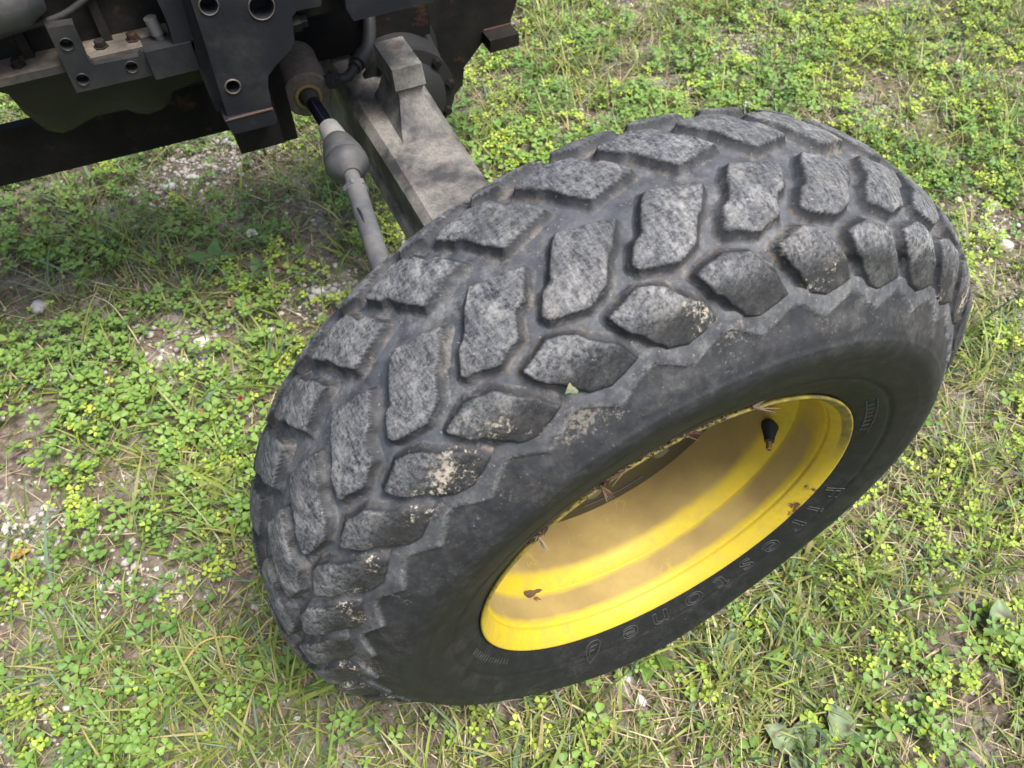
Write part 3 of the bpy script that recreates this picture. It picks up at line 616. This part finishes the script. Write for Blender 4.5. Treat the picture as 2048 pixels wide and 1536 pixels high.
for q in range(420):
    t_ = rs.choice((rs.uniform(76, 142), rs.gauss(98, 6), rs.gauss(118, 3), rs.gauss(110, 5), rs.gauss(137, 2))); c = Vector(on_flange(t_, rs.uniform(-.0005, .0030), rs.uniform(-.004, .0015))); d = Vector((rs.gauss(0, 1) - math.sin(R(t_)), rs.gauss(0, .5) - .2, rs.gauss(0, .6))).normalized(); u = d.orthogonal().normalized(); w = d.cross(u); Lq = rs.uniform(.0015, .007); wq = rs.uniform(.0004, .0013); k = len(V)
    V += [c - u * wq, c + u * wq, c + w * wq, c + d * Lq]; F += [(k, k + 1, k + 3), (k + 1, k + 2, k + 3), (k + 2, k, k + 3), (k, k + 2, k + 1)]; col_ = rs.choice(((.05, .032, .024), (.12, .055, .035), (.09, .065, .045), (.22, .17, .12))); Cc += [col_] * 4
me = mesh_np('bark_litter', [tuple(v) for v in V], F); set_attr(me, 'tint', Cc); tag(link('bark_litter', me, MAT['dead'], None, False), 'dark crumbled bark litter packed along the top of the yellow rim edge', 'bark litter', kind='stuff')
a = R(-135); shard('wood_chip', (.2035 * math.cos(a), .060, .2035 * math.sin(a) + ZC), (.55, -.25, .45), .026, .014, MAT['dead'], 'flat brown wood chip lying on the dusty yellow rim', 'wood chip', (.18, .11, .065), .1, 9)
a = R(-131); shard('wood_flake', (.2040 * math.cos(a), .056, .2040 * math.sin(a) + ZC), (.3, -.5, .4), .010, .006, MAT['dead'], 'tiny brown flake beside the flat chip on the rim', 'wood chip', (.25, .15, .08), .1, 10)
tp = np.array(prof_at(np.array([np.interp(.0155, -TOP[:, 0] * 1.0, TV)]), np.array([1.05])))[0]
a = R(112.6); shard('leaf_scrap', (tp[1] * math.cos(a), -tp[0], tp[1] * math.sin(a) + ZC), (.2, -.25, .0), .010, .009, MAT['clover'], 'torn green leaf scrap lying on a muddy shoulder lug', 'leaf', (.22, .26, .13), .02, 12)
# ------------------------------------------------------------------ lawn
def in_reach(x, y, m=.0):
    """ground the photograph shows, with a margin of m metres: a widening wedge seen from the camera"""
    q = np.array([(-.85, .23), (.40, -.37), (1.97, 1.13), (-.69, 2.39)]); c = q.mean(0); ins = np.ones_like(x, bool)
    for i in range(4):
        a, b = q[i], q[(i + 1) % 4]; e = b - a; nn = np.array([-e[1], e[0]]) / np.hypot(*e)
        ins &= (x - a[0]) * nn[0] + (y - a[1]) * nn[1] > -m
    return ins
def scatter(density, margin=.45, seed=0):
    rng = np.random.default_rng(seed); x0, x1, y0, y1 = -1.7, 2.9, -1.2, 3.2
    n = int(density * (x1 - x0) * (y1 - y0)); x = rng.uniform(x0, x1, n); y = rng.uniform(y0, y1, n)
    k = in_reach(x, y, margin); x, y = x[k], y[k]
    under = (np.abs(x) < .17) & (y > .005) & (y < .225); return x[~under], y[~under]
def blob(x, y, L): 
    g = np.zeros_like(x)
    for bx, by, rx, ry, w in L: g = np.maximum(g, w * np.exp(-((x - bx) / rx) ** 2 - ((y - by) / ry) ** 2))
    return g
BARE = [(-.30, 1.40, .17, .10, 1.0), (-.42, 1.33, .16, .08, .8), (-.47, .87, .10, .09, .8), (-.80, .56, .16, .10, .8), (1.10, 1.28, .20, .09, .85), (1.20, .87, .10, .08, .7), (1.17, .45, .14, .12, .75),
        (-.20, .90, .12, .08, .7), (-.62, .42, .12, .08, .6), (-.75, .95, .08, .06, .6), (-.50, .58, .07, .05, .7), (-.80, .30, .10, .08, .6), (-.36, .60, .06, .08, .5), (.9, 1.6, .18, .1, .5)]
def bare(x, y): return np.clip(blob(x, y, BARE) + (.30 + .45 * sstep(.3, -.2, x)) * sstep(.60, .82, vnoise(x, y, .12, 9)), 0, 1)
GRASSY = [(.15, -.12, .45, .22, 1.), (.55, -.02, .30, .25, .7), (-.62, .30, .22, .16, .8), (-.38, 1.12, .16, .12, .8), (1.0, 1.55, .5, .3, .6), (.75, .35, .25, .2, .5)]
def fold(V4, F4, Cc, name, mat, label, cat):
    me = mesh_np(name, V4, F4); set_attr(me, 'tint', Cc); o = link(name, me, mat, None, True); tag(o, label, cat, kind='stuff'); return o
def blades(x, y, L, W, phi, a0, curl, col, nseg=3):
    n = len(x); z = ground_h(x, y); P = np.zeros((n, nseg + 1, 2, 3)); c = np.stack([x, y, z - .002], 1).copy(); wd = np.stack([-np.sin(phi), np.cos(phi), np.zeros(n)], 1)
    prof_w = [1, .95, .62, .03] if nseg == 3 else np.linspace(1, .05, nseg + 1)
    for i in range(nseg + 1):
        P[:, i, 0] = c - wd * (W * prof_w[i] / 2)[:, None]; P[:, i, 1] = c + wd * (W * prof_w[i] / 2)[:, None]
        a = a0 + curl * (i + .5) / nseg; c = c + (L / nseg)[:, None] * np.stack([np.sin(a) * np.cos(phi), np.sin(a) * np.sin(phi), np.cos(a)], 1); c[:, 2] = np.maximum(c[:, 2], z + .001)
    V = P.reshape(-1, 3); b = (np.arange(n) * (nseg + 1) * 2)[:, None]
    F = np.concatenate([b + np.array([[2 * i, 2 * i + 1, 2 * i + 3, 2 * i + 2]]) for i in range(nseg)], 0)
    C = np.repeat(col, (nseg + 1) * 2, 0); return V, F, C
def lerp_col(a, b, t): return np.array(a)[None] * (1 - t[:, None]) + np.array(b)[None] * t[:, None]
rg_ = np.random.default_rng(5)
# grass in tufts
tx, ty = scatter(1350, .75, 1); den = (.35 + .65 * blob(tx, ty, GRASSY)) * (.35 + 1.1 * vnoise(tx, ty, .16, 4)) * (1 - .85 * bare(tx, ty)); k = rg_.random(len(tx)) < den; tx, ty = tx[k], ty[k]
cnt = rg_.integers(6, 20, len(tx)); ti = np.repeat(np.arange(len(tx)), cnt); n = len(ti)
sp_ = rg_.normal(0, .012, (n, 2)); gx, gy = tx[ti] + sp_[:, 0], ty[ti] + sp_[:, 1]
phi = np.arctan2(sp_[:, 1], sp_[:, 0]) + rg_.normal(0, .8, n); vig = (.55 + .9 * rg_.random(len(tx)))[ti]
Lb = vig * rg_.uniform(.024, .085, n); Wb = rg_.uniform(.0014, .0042, n) * np.sqrt(vig); big = rg_.random(n) < .04; Wb[big] *= 1.7; Lb[big] *= 1.5
t = rg_.random(n); col = lerp_col((.095, .155, .030), (.31, .36, .075), t); yl = rg_.random(n) < .18; col[yl] = lerp_col((.27, .27, .08), (.40, .33, .14), rg_.random(yl.sum())); gr = rg_.random(n) < .15; col[gr] = lerp_col((.10, .17, .09), (.17, .24, .14), rg_.random(gr.sum()))
V, F, C = blades(gx, gy, Lb, Wb, phi, rg_.uniform(.25, 1.1, n), rg_.uniform(.1, 1.3, n), col)
fold(V, F, C, 'grass', MAT['grass'], 'thin uneven lawn grass growing in loose tufts around the tyre', 'grass')
# short fine undergrowth, greens darkened to paint in shade between blades
x, y = scatter(11500, .75, 2); k = rg_.random(len(x)) < (.40 + .75 * vnoise(x, y, .09, 6)) * (1 - .9 * bare(x, y)); x, y = x[k], y[k]; n = len(x)
col = lerp_col((.060, .105, .022), (.21, .26, .055), rg_.random(n)); V, F, C = blades(x, y, rg_.uniform(.012, .038, n), rg_.uniform(.0014, .0036, n), rg_.uniform(0, 6.28, n), rg_.uniform(.3, 1.3, n), rg_.uniform(0, 1, n), col)
fold(V, F, C, 'grass_undergrowth', MAT['grass'], 'short fine grass shoots close to the soil, tinted darker as shade', 'grass')
# straw thatch
x, y = scatter(7000, .45, 3); k = rg_.random(len(x)) < (.25 + .75 * blob(x, y, GRASSY)) * (.4 + .8 * vnoise(x, y, .2, 7)) * (1 - .6 * bare(x, y)); x, y = x[k], y[k]; n = len(x)
col = lerp_col((.28, .195, .115), (.66, .55, .35), rg_.random(n)); V, F, C = blades(x, y, rg_.uniform(.02, .075, n), rg_.uniform(.0008, .0021, n), rg_.uniform(0, 6.28, n), rg_.uniform(1.05, 1.62, n), rg_.uniform(-.3, .4, n), col)
V[:, 2] += np.repeat(rg_.uniform(.001, .014, n), 8)
fold(V, F, C, 'dry_straw', MAT['straw'], 'dry straw and dead grass stalks lying through the lawn', 'straw')
# trefoils
LEAF = np.array([(0, 0, 0), (.35, .30, .05), (.70, .46, .09), (.97, .34, .06), (.93, 0, -.02), (.97, -.34, .06), (.70, -.46, .09), (.35, -.30, .05), (.55, 0, -.03)])
LF = np.array([(8, i, (i + 1) % 8) for i in range(8)])
def trefoils(x, y, hgt, size, col, seed, name, mat, label, nl=3, mark=1.12):
    rng = np.random.default_rng(seed); n = len(x); z = ground_h(x, y) + hgt; Vs = []; Fs = []; Cs = []; off = 0
    tilt = rng.uniform(0, .65, n); ta_ = rng.uniform(0, 6.28, n); spin = rng.uniform(0, 6.28, n)
    nx, ny, nz = np.sin(tilt) * np.cos(ta_), np.sin(tilt) * np.sin(ta_), np.cos(tilt); N = np.stack([nx, ny, nz], 1)
    A = np.stack([np.cos(spin), np.sin(spin), np.zeros(n)], 1); A -= N * (A * N).sum(1)[:, None]; A /= np.linalg.norm(A, axis=1)[:, None]; B = np.cross(N, A); O = np.stack([x, y, z], 1)
    for q in range(nl):
        an = q * 2 * np.pi / nl + rng.normal(0, .16, n); sz = size * rng.uniform(.85, 1.12, n); droop = rng.uniform(-.18, .30, n)
        E = A * np.cos(an)[:, None] + B * np.sin(an)[:, None]; S = -A * np.sin(an)[:, None] + B * np.cos(an)[:, None]; E2 = E * np.cos(droop)[:, None] + N * np.sin(droop)[:, None]; N2 = np.cross(E2, S)
        P = O[:, None] + sz[:, None, None] * (E2[:, None] * (LEAF[None, :, :1] + .06) + S[:, None] * LEAF[None, :, 1:2] + N2[:, None] * LEAF[None, :, 2:] * 1.6)
        Vs.append(P.reshape(-1, 3)); Fs.append((off + np.arange(n)[:, None, None] * 9 + LF[None]).reshape(-1, 3)); off += n * 9
        cc = np.repeat((col * rng.uniform(.88, 1.12, (n, 1)))[:, None], 9, 1); cc[:, 8] *= mark; cc[:, 0] *= mark; Cs.append(cc.reshape(-1, 3))
    w = .0006; jit = rng.normal(0, .3, (n, 2)) * hgt[:, None]; b = O - np.stack([jit[:, 0], jit[:, 1], hgt + .003], 1); d = np.array([w, w, 0])
    Vs.append(np.stack([b - d, b + d, O], 1).reshape(-1, 3)); Fs.append(off + np.arange(3 * n).reshape(n, 3)); Cs.append(np.repeat(col * .8, 3, 0))
    return fold(np.concatenate(Vs), np.concatenate(Fs), np.concatenate(Cs), name, mat, label, 'clover')
CLOVER = [(-.65, .95, .35, .35, 1.), (-.55, .65, .3, .2, .9), (.75, 1.15, .5, .35, 1.), (.42, .80, .3, .4, 1.), (.42, -.30, .14, .10, 1.2), (-.68, .20, .15, .12, .9), (-.25, 1.65, .6, .4, .7), (1.2, .7, .3, .3, .5), (-.2, .75, .2, .2, .7), (-.45, .42, .16, .14, .6)]
x, y = scatter(6500, .60, 8); k = rg_.random(len(x)) < (.12 + .88 * blob(x, y, CLOVER)) * sstep(.22, .58, vnoise(x, y, .11, 12)) * (1 - .85 * bare(x, y)); x, y = x[k], y[k]; n = len(x)
col = lerp_col((.080, .180, .040), (.23, .35, .065), np.clip(vnoise(x, y, .2, 13) * .7 + rg_.random(n) * .4, 0, 1))
trefoils(x, y, rg_.uniform(.008, .042, n), np.where(rg_.random(n) < .55, rg_.uniform(.0095, .0155, n), rg_.uniform(.006, .010, n)), col, 21, 'clover_cover', MAT['clover'], 'patches of green three-leaved clover spread through the lawn')
YEL = [(1.0, .95, .5, .3, .8), (.85, .30, .22, .2, 1.), (1.3, .65, .3, .25, .7), (.55, -.12, .18, .14, .8), (-.70, .55, .25, .22, .45), (-.42, .52, .15, .15, .55), (1.45, 1.1, .4, .3, 1.), (.45, .45, .12, .4, .8), (-.62, .28, .2, .12, .5), (.3, -.1, .2, .1, .45), (.4, 1.1, .4, .3, .35), (-.30, .78, .12, .2, .4)]
cx, cy = scatter(520, .6, 9); k = rg_.random(len(cx)) < (.10 + .9 * blob(cx, cy, YEL)) * (1 - .6 * bare(cx, cy)) * (.4 + .9 * vnoise(cx, cy, .15, 15)); cx, cy = cx[k], cy[k]
cnt = rg_.integers(3, 16, len(cx)); ci = np.repeat(np.arange(len(cx)), cnt); n = len(ci); x, y = cx[ci] + rg_.normal(0, .016, n), cy[ci] + rg_.normal(0, .016, n)
col = lerp_col((.20, .34, .042), (.44, .52, .070), np.clip(rg_.random(len(cx))[ci] * .75 + rg_.random(n) * .35, 0, 1))
trefoils(x, y, rg_.uniform(.010, .036, n), rg_.uniform(.0052, .0100, n), col, 22, 'yellow_clover_cover', MAT['clover'], 'bright yellow-green clusters of small-leaved hop clover', mark=1.0)
# gravel
ICO = None
def stone_shape(seed, sub=1):
    bm = bmesh.new(); bmesh.ops.create_icosphere(bm, subdivisions=sub, radius=1); rs = random.Random(seed)
    for v in bm.verts: v.co = v.co * rs.uniform(.72, 1.18)
    Vv = np.array([v.co[:] for v in bm.verts]); Ff = np.array([[v.index for v in f.verts] for f in bm.faces]); bm.free(); return Vv, Ff
shapes = [stone_shape(k) for k in range(8)]
x, y = scatter(16000, .25, 14); k = rg_.random(len(x)) < .03 + .95 * np.clip(blob(x, y, BARE), 0, 1) ** 1.7; x, y = x[k], y[k]; n = len(x)
size = rg_.lognormal(math.log(.0038), .45, n); size = np.clip(size, .0015, .010); Vs, Fs, Cs, off = [], [], [], 0
for j in range(8):
    m = np.arange(n) % 8 == j; q = m.sum(); Vv, Ff = shapes[j]; an = rg_.uniform(0, 6.28, q); sc = size[m][:, None] * rg_.uniform(.6, 1.2, (q, 3)); sc[:, 2] *= .65
    Pp = Vv[None] * sc[:, None]; Xr = Pp[..., 0] * np.cos(an)[:, None] - Pp[..., 1] * np.sin(an)[:, None]; Yr = Pp[..., 0] * np.sin(an)[:, None] + Pp[..., 1] * np.cos(an)[:, None]
    Vs.append(np.stack([Xr + x[m][:, None], Yr + y[m][:, None], Pp[..., 2] + (ground_h(x[m], y[m]) + size[m] * .25)[:, None]], -1).reshape(-1, 3))
    Fs.append((off + np.arange(q)[:, None, None] * len(Vv) + Ff[None]).reshape(-1, 3)); off += q * len(Vv)
    Cs.append(np.repeat(lerp_col((.20, .165, .13), (.60, .56, .50), rg_.random(q) ** 1.2), len(Vv), 0))
me = mesh_np('gravel', np.concatenate(Vs), np.concatenate(Fs)); set_attr(me, 'tint', np.concatenate(Cs)); tag(link('gravel', me, MAT['stone'], None, False), 'pale crushed limestone gravel in the bare spots of the lawn', 'gravel', kind='stuff')

# ------------------------------------------------------------------ single plants, leaves, flower heads and stones
def leaf_blade(name, L, W, seed, col, curl=.25, spots=0, wavy=.06, n=9):
    """a broad leaf along +x with its base at the origin; cupped, with a raised midrib"""
    rs = np.random.default_rng(seed); V = []; C = []; F = []
    for i in range(n + 1):
        t = i / n; w = W * .5 * (math.sin(math.pi * min(1, (t * .93 + .07)) ** .85) ** .8 if t < 1 else .02); x = L * t; z = L * curl * (t - t * t * 1.1)
        for j, e in enumerate((-1, -.5, 0, .5, 1)):
            V.append((x + rs.normal(0, .01) * L, e * w * (1 + rs.normal(0, wavy)), z + abs(e) * w * .35 + rs.normal(0, wavy) * w * .6 + .0015)); k = rs.uniform(.8, 1.15) * (1.12 if e == 0 else 1)
            c = np.array(col) * k
            if spots and rs.random() < spots: c = np.array((.07, .05, .035)) * rs.uniform(.8, 1.8)
            C.append(tuple(c))
    for i in range(n):
        for j in range(4): a = i * 5 + j; F.append((a, a + 5, a + 6, a + 1))
    me = mesh_np(name, V, F); set_attr(me, 'tint', C); return me
def plant(x, y, leaves, label, cat, name='broadleaf_plant', mat='clover'):
    e = bpy.data.objects.new(name, None); COL.objects.link(e); e.location = (x, y, float(ground_h(np.array(x), np.array(y)))); tag(e, label, cat, 'broad-leaved weeds in the lawn')
    for i, (az, L, W, lift, col, sp_) in enumerate(leaves):
        o = link('leaf', leaf_blade('leaf', L, W, int(abs(x * 999 + i * 31)), col, .3, sp_), MAT[mat], e); o.rotation_euler = (0, -lift, R(az)); o.location = (.004 * math.cos(R(az)), .004 * math.sin(R(az)), .004)
    return e
G1 = (.13, .24, .07); G2 = (.20, .27, .13); G3 = (.26, .32, .08)
plant(-.371, 1.059, [(160, .055, .030, .5, G1, 0), (60, .05, .028, .6, G1, 0), (-20, .05, .024, .4, G1, 0), (250, .045, .022, .3, G1, 0)], 'smooth green broadleaf weed beside the bare soil under the tie rod', 'plant')
plant(-.300, .985, [(200, .05, .022, .3, G1, 0), (310, .05, .02, .35, G1, 0), (80, .04, .02, .5, G1, 0)], 'small broadleaf weed with narrow green leaves near the tan dead leaf', 'plant')
plant(.500, -.222, [(55, .062, .042, .5, G2, .16), (190, .03, .018, .3, G2, .1)], 'pale spotted plantain with one upright brown-blotched leaf', 'plant')
plant(.138, -.214, [(120, .05, .034, .35, G2, .3), (30, .045, .034, .3, G2, .12), (230, .03, .02, .2, G2, .3)], 'low grey-green plantain with dirty nibbled leaves in dry grass', 'plant')
plant(.205, -.235, [(80, .05, .038, .35, G2, .08), (340, .035, .02, .25, G1, 0)], 'plantain with two smooth grey-green leaves next to the nibbled one', 'plant')
plant(.129, -.062, [(40, .035, .028, .5, G2, .1), (160, .025, .018, .3, G2, 0)], 'tiny round-leaved plantain close below the tyre lettering', 'plant')
plant(-.486, .534, [(20, .042, .032, .4, G3, .1), (140, .036, .028, .4, G3, .06), (260, .03, .022, .3, G3, 0)], 'crumpled yellow-green lettuce-like weed at the edge of bare gravel', 'plant')
plant(-.52, .74, [(100, .05, .02, .5, G1, 0), (10, .055, .018, .4, G1, 0), (220, .05, .018, .4, G1, 0), (300, .04, .016, .5, G1, 0)], 'narrow-leaved green weed among the clover left of the tyre', 'plant')
plant(.02, -.02, [(230, .045, .022, .5, (.16, .27, .06), 0), (300, .045, .022, .6, (.16, .27, .06), 0), (170, .035, .018, .4, (.16, .27, .06), 0)], 'bright green weed sprouting right under the sidewall bulge', 'plant')
def dead_leaf(x, y, L, W, az, col, label):
    o = link('dead_leaf', leaf_blade('dead_leaf', L, W, int(abs(x * 777)), col, .15, .08, .16, 7), MAT['dead']); o.location = (x, y, float(ground_h(np.array(x), np.array(y))) + .006); o.rotation_euler = (R(random.uniform(-15, 15)), R(random.uniform(-12, 12)), R(az)); tag(o, label, 'leaf', 'dead leaves in the lawn')
dead_leaf(-.330, .735, .026, .020, 70, (.42, .17, .07), 'small orange-brown dead leaf on the soil left of the tyre')
dead_leaf(-.371, .925, .026, .020, 20, (.50, .32, .19), 'pale tan dead leaf on bare stony soil')
dead_leaf(-.224, .972, .040, .022, 150, (.28, .12, .06), 'dark red-brown curled leaf below the tie rod')
dead_leaf(-.474, .680, .024, .014, 100, (.42, .30, .11), 'yellow-brown withered leaf standing in clover')
dead_leaf(-.810, .540, .032, .020, 10, (.50, .30, .10), 'yellow-orange dead leaf lying on grey gravel')
dead_leaf(.350, -.025, .024, .018, 40, (.22, .10, .06), 'dark brown curled leaf in the grass near the tyre lettering')
dead_leaf(.462, -.232, .026, .016, -30, (.30, .15, .09), 'reddish brown dead leaf beside the spotted plantain')
dead_leaf(.440, .020, .018, .012, 80, (.26, .11, .06), 'tiny brown leaf scrap between yellow clover')
dead_leaf(.580, 1.265, .05, .016, 15, (.36, .17, .08), 'long rusty leaf strip in the clover behind the tyre')
dead_leaf(1.32, 1.12, .04, .022, 70, (.30, .13, .06), 'brown oak-coloured leaf among distant yellow clover')
dead_leaf(1.02, 1.42, .05, .03, 120, (.26, .19, .15), 'grey-brown withered leaf at the edge of the pale bare patch')
def flower(x, y, h, r, col, label):
    z = float(ground_h(np.array(x), np.array(y))); e = bpy.data.objects.new('clover_flower', None); COL.objects.link(e); e.location = (x, y, z); tag(e, label, 'flower', 'clover flowers')
    rs = random.Random(int(abs(x * 5000))); V = []; F = []; C = []
    for k in range(34):
        th_ = rs.uniform(0, 6.28); u = rs.uniform(-.35, 1); d = Vector((math.sqrt(max(0, 1 - u * u)) * math.cos(th_), math.sqrt(max(0, 1 - u * u)) * math.sin(th_), u)); sd = d.orthogonal().normalized() * r * .16; b = Vector((0, 0, h)) + d * r * .3; tip = Vector((0, 0, h)) + d * r
        i = len(V); V += [b - sd, b + sd, tip + sd * .9, tip - sd * .9]; F.append((i, i + 1, i + 2, i + 3)); C += [tuple(c * .7 for c in col)] * 2 + [col] * 2
    me = mesh_np('petals', [tuple(v) for v in V], F); set_attr(me, 'tint', C); link('petals', me, MAT['dead'], e)
    bm = tube_bm([(.004, 0, -.004), (.002, 0, h * .5), (0, 0, h)], .0008, 5); o = bm_obj('stem', bm, MAT['grass'], e); set_attr(o.data, 'tint', np.tile((.16, .22, .06), (len(o.data.vertices), 1)))
flower(-.280, 1.060, .05, .011, (.72, .72, .60), 'white clover head standing tall below the tie rod')
flower(-.690, .990, .02, .010, (.66, .64, .52), 'off-white clover head low in the dark green clover')
flower(-.800, .590, .02, .012, (.70, .69, .58), 'white clover head over pale gravel')
flower(-.605, .565, .02, .009, (.66, .65, .52), 'small white clover head beside long grass')
flower(-.405, .685, .015, .007, (.50, .09, .10), 'small red bud beside the orange-brown leaf')
flower(.93, 1.02, .03, .010, (.72, .72, .62), 'white clover head just behind the top of the tyre')
def rock(x, y, r, col, label, flat=.6):
    Vv, Ff = stone_shape(int(abs(x * 1000)) + 3, 2); rs = random.Random(int(abs(y * 1000))); Vv = Vv * np.array((r * rs.uniform(.9, 1.3), r * rs.uniform(.7, 1), r * flat)); Vv[:, 2] = np.clip(Vv[:, 2], -r * .4, r * flat * .7)
    me = mesh_np('stone', Vv, Ff); set_attr(me, 'tint', np.tile(col, (len(Vv), 1))); o = link('stone', me, MAT['stone'], None, False); o.location = (x, y, float(ground_h(np.array(x), np.array(y))) + r * flat * .35); o.rotation_euler = (0, 0, rs.uniform(0, 6)); tag(o, label, 'stone', 'larger stones in the lawn')
rock(-.711, 1.090, .018, (.36, .36, .39), 'flat lavender-grey stone in dark green clover')
rock(-.408, 1.345, .017, (.52, .49, .44), 'pale angular stone at the near edge of the gravel patch')
rock(-.352, 1.358, .012, (.60, .56, .50), 'small whitish stone on the gravel patch below the frame')
rock(-.250, 1.46, .014, (.42, .41, .40), 'grey stone on the gravel under the frame foot')
rock(-.537, .588, .013, (.56, .54, .50), 'whitish rounded stone beside the yellow-green weed')
rock(1.095, .462, .020, (.48, .44, .38), 'cream stone close to the right edge of the tyre')
rock(1.150, .400, .022, (.44, .39, .33), 'broad cream stone on the bare patch right of the tyre')
rock(1.215, .500, .020, (.58, .52, .45), 'tan limestone lump on the bare strip behind the wheel')
rock(-.200, .893, .016, (.58, .55, .50), 'white crumbly stone beneath the end of the tie rod')
rock(-.440, .862, .016, (.58, .55, .50), 'white stone in the bare spot below the tan leaf')
rock(-.480, .905, .012, (.50, .46, .40), 'small tan stone beside the white one on bare soil')
rock(-.02, -.065, .010, (.55, .54, .55), 'small pale stone under the lower sidewall')
def stalk(pts, w, col, label):
    P = catmull(pts, 5); o = bm_obj('dry_stalk', tube_bm(P.tolist(), [w * (1 - .5 * i / len(P)) for i in range(len(P))], 6), MAT['straw']); set_attr(o.data, 'tint', np.tile(col, (len(o.data.vertices), 1))); tag(o, label, 'stalk', 'long dry stalks')
stalk([(-.545, .885, .0), (-.555, .93, .03), (-.572, .985, .045), (-.60, 1.03, .04)], .0016, (.50, .42, .26), 'long arched straw-coloured stalk over the bare spot')
stalk([(-.50, .42, .0), (-.515, .47, .035), (-.535, .52, .055)], .0014, (.42, .44, .22), 'slender pale green flower stalk rising from clover')
stalk([(-.60, .25, .02), (-.56, .27, .03), (-.52, .262, .025), (-.50, .24, .01)], .0018, (.55, .36, .14), 'orange bent dead blade across the grass tuft')
stalk([(.30, -.20, .012), (.33, -.17, .02), (.345, -.135, .018)], .0013, (.60, .52, .36), 'pale broken straw lying near the tyre lettering')
